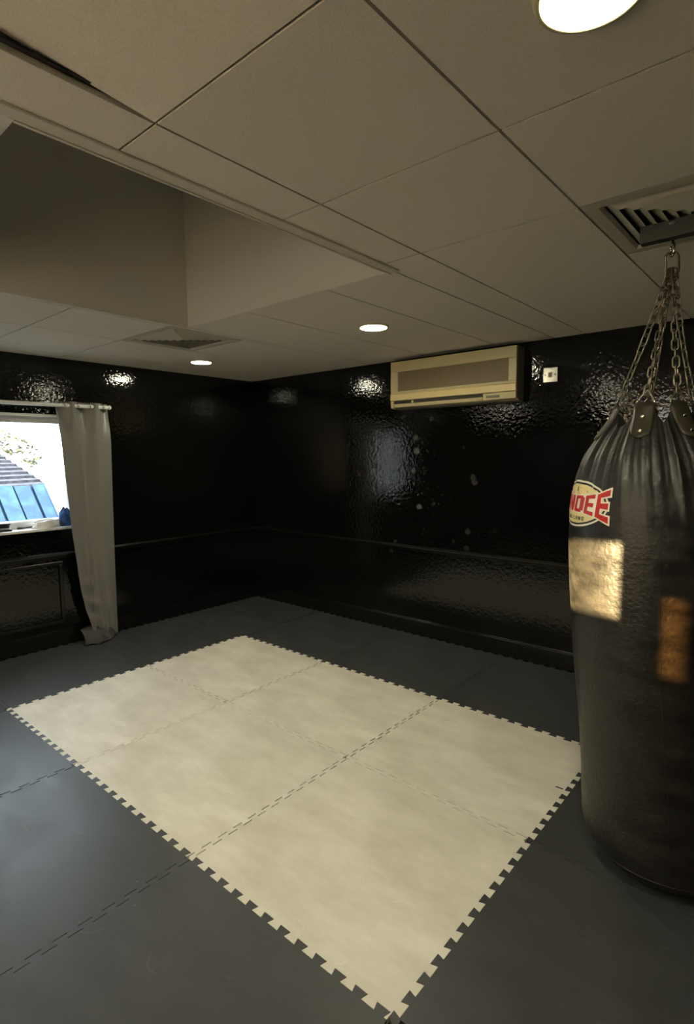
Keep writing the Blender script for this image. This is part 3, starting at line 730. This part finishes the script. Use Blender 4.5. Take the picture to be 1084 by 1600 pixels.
# straps, rings, chains
HUB = CB+Vector((0, 0, 2.252))+TOR*(-.004)
STRAP = mat('dark_leather_strap', (.035, .030, .018), .38, bump=(40, .4, .002))
def link_pts(c, t, n, L=.044, w=.021, seg=8):
    t = t.normalized(); n = (n-t*n.dot(t)).normalized(); r = w/2; h = L/2-r; pts = []
    for k in range(seg+1): a = -math.pi/2+math.pi*k/seg; pts.append(c+t*(h+r*math.cos(a))+n*(r*math.sin(a)))
    for k in range(seg+1): a = math.pi/2+math.pi*k/seg; pts.append(c+t*(-h+r*math.cos(a))+n*(r*math.sin(a)))
    return pts
rgc = random.Random(8)
for td in TABS:
    th = R(td); wdeg = 10.5
    ztop = rim_z(th)+.004; zbot = ztop-.108
    out = TOC*math.cos(th)+TOR*math.sin(th); side = TOR*math.cos(th)-TOC*math.sin(th)
    up_d = (bag_p(th, ztop)-bag_p(th, ztop-.03)).normalized()
    # strap: rounded tongue lying on the bag, continuing upward through the ring
    bm = bmesh.new(); NR = 16; rows = []
    hw = .034
    for j in range(NR+1):
        s = j/NR; z = zbot+(ztop-zbot)*s
        wv_ = hw*math.sqrt(max(.02, 1-(1-min(1, s/.22))**2)) if s < .22 else hw
        base = bag_p(th, z, .005); rows.append([base+side*(wv_*k/4) - out*(.010*(k/4)**2) for k in range(-4, 5)])
    topc = bag_p(th, ztop, .004)+up_d*.022
    rows.append([topc+side*(hw*.8*k/4) for k in range(-4, 5)])
    V = [[bm.verts.new(rel(p)) for p in r_] for r_ in rows]
    for j in range(len(V)-1):
        for k in range(8): bm.faces.new((V[j][k], V[j][k+1], V[j+1][k+1], V[j+1][k]))
    stp = link('strap', bm, STRAP, bag, smooth=True); s_ = stp.modifiers.new('s', 'SOLIDIFY'); s_.thickness = .005; s_.offset = 1
    for zz in (ztop-.032, ztop-.084):
        bm = bmesh.new(); bmesh.ops.create_uvsphere(bm, u_segments=14, v_segments=8, radius=.0085)
        bmesh.ops.scale(bm, verts=bm.verts, vec=(1, .5, 1)); nrm = out
        q = nrm.to_track_quat('Y', 'Z').to_matrix().to_4x4(); q.translation = rel(bag_p(th, zz, .011)); bmesh.ops.transform(bm, verts=bm.verts, matrix=q)
        link('rivet', bm, STEEL, stp, smooth=True)
    # triangular ring
    a0 = topc-side*.033+Vector((0, 0, -.004)); a1 = topc+side*.033+Vector((0, 0, -.004))
    dirn = (HUB-topc).normalized(); apex = topc+dirn*.050
    bm = bmesh.new(); P = []
    crn = [a0, a1, apex]
    for k in range(3):
        c = crn[k]; pr = crn[k-1]; nx = crn[(k+1) % 3]
        p_in = c+(pr-c).normalized()*.010; p_out = c+(nx-c).normalized()*.010
        for s in (0, .33, .67, 1): P.append(rel(p_in*(1-s)**2+c*2*s*(1-s)+p_out*s*s))
        P.append(rel((p_out+nx+(c-nx).normalized()*.010)/2))
    tube(bm, P, .0034, 8, True); link('triangle_ring', bm, STEEL, bag, smooth=True)
    # chain
    start = apex-dirn*.004; end = HUB+out*.012+Vector((0, 0, -.012)); d = end-start; Lc = d.length; n = max(3, round(Lc/.0335)); step = Lc/n
    bm = bmesh.new()
    for k in range(n+1):
        s = k*step; sag = -.006*math.sin(math.pi*s/Lc)
        c = start+d.normalized()*s+out*sag
        nrm = side if k % 2 == 0 else out
        nrm = Matrix.Rotation(R(35+rgc.uniform(-14, 14)), 3, d.normalized()) @ nrm
        tube(bm, [rel(p) for p in link_pts(c, d, nrm)], .0031, 6, True)
    link('chain', bm, CHAINM, bag, smooth=True)
# spring hook, swivel eye and rod up to the bar
hk = bmesh.new(); h0 = HUB
tube(hk, [rel(p) for p in link_pts(h0+Vector((0, 0, .025)), Vector((-.08, 0, 1)), TOR, .085, .040, 10)], .0048, 8, True)
link('snap_hook', hk, CHAINM, bag, smooth=True)
hk = bmesh.new(); tube(hk, [rel(p) for p in link_pts(h0+Vector((-.001, 0, .075)), Vector((0, 0, 1)), (TOC+TOR*.4), .042, .030, 10)], .0048, 8, True)
tube(hk, [rel(h0+Vector((-.001, 0, .09)))+TOR*.001, rel(h0+Vector((0, 0, HC-.058-h0.z)))], .0048, 10)
link('eye_bolt', hk, STEEL, bag, smooth=True)

# ------------------------------------------------------------------ badge on the bag
BLK2 = mat('print_black', (.012, .012, .010), .4); CRM = mat('print_cream', (.80, .68, .33), .4); WHT = mat('print_white', (.85, .80, .66), .4); RED = mat('print_red', (.55, .018, .015), .4)
ZC, THC = 1.408, R(-64)
def bmap(s, t, off): return rel(bag_p(THC+s/.30, ZC+t, off))
def oval(a, b_, off, m, name, parent):
    bm = bmesh.new(); n, k = 72, 12; c = bm.verts.new(bmap(0, 0, off)); prev = None
    for j in range(1, k+1):
        ring = [bm.verts.new(bmap(a*j/k*math.cos(2*math.pi*i/n), b_*j/k*math.sin(2*math.pi*i/n), off)) for i in range(n)]
        for i in range(n):
            if prev: bm.faces.new((prev[i], prev[(i+1) % n], ring[(i+1) % n], ring[i]))
            else: bm.faces.new((c, ring[i], ring[(i+1) % n]))
        prev = ring
    bmesh.ops.recalc_face_normals(bm, faces=bm.faces)
    return link(name, bm, m, parent, smooth=True)
badge = oval(.188, .088, .0012, WHT, 'badge', bag); badge['label'] = 'oval cream badge with red lettering'
oval(.181, .081, .0018, BLK2, 'badge_line', badge); oval(.173, .074, .0024, CRM, 'badge_field', badge)
def hgt(s): return lerp_tab([(-.3, .085), (-.19, .060), (-.14, .042), (-.07, .033), (0, .029), (.07, .032), (.14, .042), (.19, .060), (.3, .085)], s)
def quad(bm, pts, off, warp=True, n=8):
    """pts: 4 corners (s,t) with t in units of the word height when warp"""
    g_ = []
    for j in range(n+1):
        r_ = []
        for i in range(n+1):
            u, v = i/n, j/n
            s = (1-u)*(1-v)*pts[0][0]+u*(1-v)*pts[1][0]+u*v*pts[2][0]+(1-u)*v*pts[3][0]
            t = (1-u)*(1-v)*pts[0][1]+u*(1-v)*pts[1][1]+u*v*pts[2][1]+(1-u)*v*pts[3][1]
            r_.append(bm.verts.new(bmap(s, t*hgt(s) if warp else t, off)))
        g_.append(r_)
    for j in range(n):
        for i in range(n): bm.faces.new((g_[j][i], g_[j][i+1], g_[j+1][i+1], g_[j+1][i]))
def R4(s0, s1, t0, t1, sk=0): return [(s0+sk*t0, t0), (s1+sk*t0, t0), (s1+sk*t1, t1), (s0+sk*t1, t1)]
def glyph(ch, s0, s1, sk=0):
    w_ = s1-s0; st_ = w_*.34; h = .32
    if ch == 'E': return [R4(s0, s0+st_, -1, 1, sk), R4(s0+st_, s1, .62, 1, sk), R4(s0+st_, s1-w_*.08, -.19, .19, sk), R4(s0+st_, s1, -1, -.62, sk)]
    if ch == 'D': return [R4(s0, s0+st_, -1, 1, sk), R4(s0+st_, s1-st_*.5, .62, 1), R4(s0+st_, s1-st_*.5, -1, -.62), R4(s1-st_, s1, -.78, .78)]
    if ch == 'N': return [R4(s0, s0+st_*.9, -1, 1), R4(s1-st_*.9, s1, -1, 1), [(s0+st_*.5, .3), (s0+st_, 1), (s1-st_*.5, -.3), (s1-st_, -1)]]
    if ch == 'A': return [R4(s0, s0+st_, -1, .8), R4(s1-st_, s1, -1, .8), R4(s0+st_*.4, s1-st_*.4, .66, 1), R4(s0+st_, s1-st_, -.3, .05)]
    if ch == 'S': return [R4(s0, s1, .62, 1, sk), R4(s0, s0+st_, .19, .62, sk), R4(s0, s1, -.19, .19, sk), R4(s1-st_, s1, -.62, -.19, sk), R4(s0, s1, -1, -.62, sk)]
    if ch == 'L': return [R4(s0, s0+st_*.8, -1, 1), R4(s0+st_*.8, s1, -1, -.68)]
    if ch == 'T': return [R4(s0, s1, .68, 1), R4((s0+s1)/2-st_*.4, (s0+s1)/2+st_*.4, -1, .68)]
    if ch == 'H': return [R4(s0, s0+st_*.8, -1, 1), R4(s1-st_*.8, s1, -1, 1), R4(s0+st_*.8, s1-st_*.8, -.17, .17)]
    if ch == 'I': return [R4((s0+s1)/2-st_*.4, (s0+s1)/2+st_*.4, -1, 1)]
    return []
word = [('S', -.192, -.148), ('A', -.139, -.078), ('N', -.070, -.008), ('D', .000, .062), ('E', .070, .124), ('E', .133, .192)]
bm = bmesh.new(); quad(bm, [(-.198, -1.14), (.129, -1.14), (.129, 1.14), (-.198, 1.14)], .0030, n=40)
quad(bm, [(.129, -1.12), (.148, -1.12), (.148, 1.12), (.129, 1.12)], .0030, n=6)
for q in glyph('E', .133, .192):
    s_lo = min(p[0] for p in q)-.005; s_hi = max(p[0] for p in q)+.006; t_lo = min(p[1] for p in q)-.10; t_hi = max(p[1] for p in q)+.10
    quad(bm, [(s_lo, t_lo), (s_hi, t_lo), (s_hi, t_hi), (s_lo, t_hi)], .00305)
bmesh.ops.recalc_face_normals(bm, faces=bm.faces)
link('letter_outline', bm, WHT, badge, smooth=True)
for ch, s0, s1 in word:
    bm = bmesh.new()
    for q in glyph(ch, s0, s1): quad(bm, q, .0037)
    link('letter', bm, RED, badge, smooth=True)
bm = bmesh.new(); s = -.082
for ch in 'THAILAND':
    for q in glyph(ch, s, s+.014): quad(bm, [(a, -.054+b_*.0075) for a, b_ in q], .0030, False, 3)
    s += .0205
link('small_lettering', bm, BLK2, badge, smooth=True)
bm = bmesh.new(); quad(bm, [(-.004, .046), (.004, .046), (.004, .062), (-.004, .062)], .0030, False, 3); link('small_mark', bm, BLK2, badge, smooth=True)

# ================================================================== OUTSIDE
GROUND = mat('paving', (.4, .39, .37), .9, noise=(5, (.3, .3, .28), .4, .6))
gd = struct('ground', boxes([(-40, -.21, -20, 20, -.6, -.3)]), GROUND); gd['label'] = 'paved yard outside the window'
BRK = mat('outer_wall', (.45, .4, .36), .9)
wg = link('sun_block_wall', boxes([(-9.0, -.22, -3.65, -3.45, -.3, 3.4)]), BRK); wg['kind'] = 'structure'; wg['label'] = 'added wall out of view outside the window, blocking direct sun'  # unseen wall, added to keep direct sun out of the visible window
BLUE = mat('blue_painted_board', (.006, .06, .15), .5, noise=(7, (.035, .13, .17), .45, .68))
bl = empty('blue_board_roof', (-1.85, -2.3, .9), 'bright blue boarded low roof seen through the window', 'roof')
ysb = [-3.30+.187*k for k in range(0, 11)]
top = Vector((-2.03, 0, 1.275)); bot = Vector((-1.66, 0, .90)); dv = (bot-top)
nrm = Vector((-dv.z, 0, dv.x)).normalized()*-1
if nrm.z < 0: nrm = -nrm
for k in range(len(ysb)-1):
    y0, y1 = ysb[k]+.010, ysb[k+1]-.010
    if y1 > -1.44: y1 = -1.47
    lift = .012*(k % 2)
    bm = bmesh.new(); vs = []
    for o_ in (0+lift, .02+lift):
        for p in (top, bot):
            for y in (y0, y1): vs.append(bm.verts.new(p+nrm*o_+Vector((1.85, y+2.3, -.9))))
    for f in ((0,1,3,2),(4,6,7,5),(0,4,5,1),(2,3,7,6),(0,2,6,4),(1,5,7,3)): bm.faces.new([vs[i] for i in f])
    bmesh.ops.recalc_face_normals(bm, faces=bm.faces)
    link('board', bm, BLUE, bl, bevel=.004)
bm = bmesh.new(); vs = []
for o_ in (-.03, .045):
    for p in (top, bot):
        for y in (-1.475, -1.44): vs.append(bm.verts.new(p+nrm*o_+Vector((1.85, y+2.3, -.9))))
for f in ((0,1,3,2),(4,6,7,5),(0,4,5,1),(2,3,7,6),(0,2,6,4),(1,5,7,3)): bm.faces.new([vs[i] for i in f])
bmesh.ops.recalc_face_normals(bm, faces=bm.faces); link('edge_board', bm, UPVC, bl)
bm = bmesh.new(); vs = []
for o_ in (-.02, -.001):
    for p in (top, bot):
        for y in (-3.30, -1.475): vs.append(bm.verts.new(p+nrm*o_+Vector((1.85, y+2.3, -.9))))
for f in ((0,1,3,2),(4,6,7,5),(0,4,5,1),(2,3,7,6),(0,2,6,4),(1,5,7,3)): bm.faces.new([vs[i] for i in f])
bmesh.ops.recalc_face_normals(bm, faces=bm.faces); link('underlay', bm, mat('dark_blue_underlay', (.004, .02, .06), .7), bl)
link('fascia', boxes([(.17, .21, -1.0, .86, -.03, .03)]), UPVC, bl)
link('shed_side', boxes([(-.19, .17, -1.0, .84, -1.2, -.02)]), BRK, bl)
# tiled roof
TILE = mat('roof_tile', (.035, .030, .036), .8, noise=(12, (.075, .065, .072), .4, .65))
hs = empty('neighbour_house', (-5.4, -2.5, -.3), 'low building with a grey purple tiled roof beyond the blue boards', 'building')
bm = bmesh.new(); nC = 9
eL = Vector((-4.45, -3.2, 1.08)); eR = Vector((-4.45, -.50, 1.15)); rL = Vector((-6.3, -3.2, 1.74)); rR = Vector((-6.3, -.62, 1.70))
off = Vector((5.4, 2.5, .3))
for k in range(nC):
    a, b_ = k/nC, (k+1)/nC
    p0 = eL.lerp(rL, a); p1 = eR.lerp(rR, a); p2 = eR.lerp(rR, b_); p3 = eL.lerp(rL, b_)
    lo = Vector((0, 0, .05)); hi = Vector((0, 0, .012))
    q = [p0+off+lo, p1+off+lo, p2+off+hi, p3+off+hi, p0+off, p1+off]
    v = [bm.verts.new(x) for x in q]
    bm.faces.new((v[0], v[1], v[2], v[3])); bm.faces.new((v[4], v[5], v[1], v[0]))
link('roof', bm, TILE, hs)
bm = bmesh.new(); tube(bm, [eR+off+Vector((0, .02, .04)), rR+off+Vector((0, .02, .03))], .045, 8); link('verge', bm, UPVC, hs)
link('walls', boxes([(-.8, .85, -.65, 1.85, 0, 1.30)]), BRK, hs)
# pale building
PALE = mat('pale_render', (.72, .66, .60), .9)
pb = empty('pale_building', (-15, 6, -.3), 'pale distant building right of the tiled roof', 'building')
link('walls', boxes([(-2, 0, -3.2, 4, 0, 1.75)]), PALE, pb); link('roof', boxes([(-2.2, .1, -3.4, 4.2, 1.75, 1.85)]), mat('pale_roof', (.5, .42, .4), .9), pb)
# shrubs and the bare tree
LEAF = mat('leaf', (.035, .05, .02), .7, noise=(3, (.08, .08, .04), .4, .6)); BARK = mat('bark', (.10, .085, .07), .9)
def plant(name, loc, rx, ry, rz, n, size, label, cat, seed, trunk):
    t = empty(name, loc, label, cat); rnd = random.Random(seed); bm = bmesh.new()
    for k in range(n):
        while True:
            p = Vector((rnd.uniform(-1, 1), rnd.uniform(-1, 1), rnd.uniform(-1, 1)))
            if p.length < 1: break
        p = Vector((p.x*rx, p.y*ry, p.z*rz+trunk)); a = Vector((rnd.uniform(-1, 1), rnd.uniform(-1, 1), rnd.uniform(-1, 1))).normalized()*size; b_ = a.orthogonal().normalized()*size*.5
        vs = [bm.verts.new(p-a), bm.verts.new(p+b_), bm.verts.new(p+a), bm.verts.new(p-b_)]; bm.faces.new(vs)
    link('foliage', bm, LEAF, t)
    bm = bmesh.new(); tube(bm, [(0, 0, 0), (.03, .02, trunk*.6), (0, 0, trunk)], [.09, .06, .03], 8)
    for k in range(14):
        a = rnd.uniform(0, 6.28); e = Vector((math.cos(a)*rx*.85, math.sin(a)*ry*.85, trunk+rnd.uniform(-.6, .9)*rz))
        s = Vector((0, 0, trunk*rnd.uniform(.55, 1))); tube(bm, [s, (s+e)/2+Vector((0, 0, .1)), e], [.03, .02, .008], 5)
    link('branches', bm, BARK, t)
plant('tree', (-9.5, -.6, -.3), 1.2, 1.9, .62, 900, .07, 'bare thin tree behind the tiled roof outside the window', 'tree', 2, 2.0)
plant('bush', (-4.6, .25, -.3), .35, .30, .75, 900, .05, 'green bush right of the tiled roof, next to the curtain edge', 'bush', 5, .78)
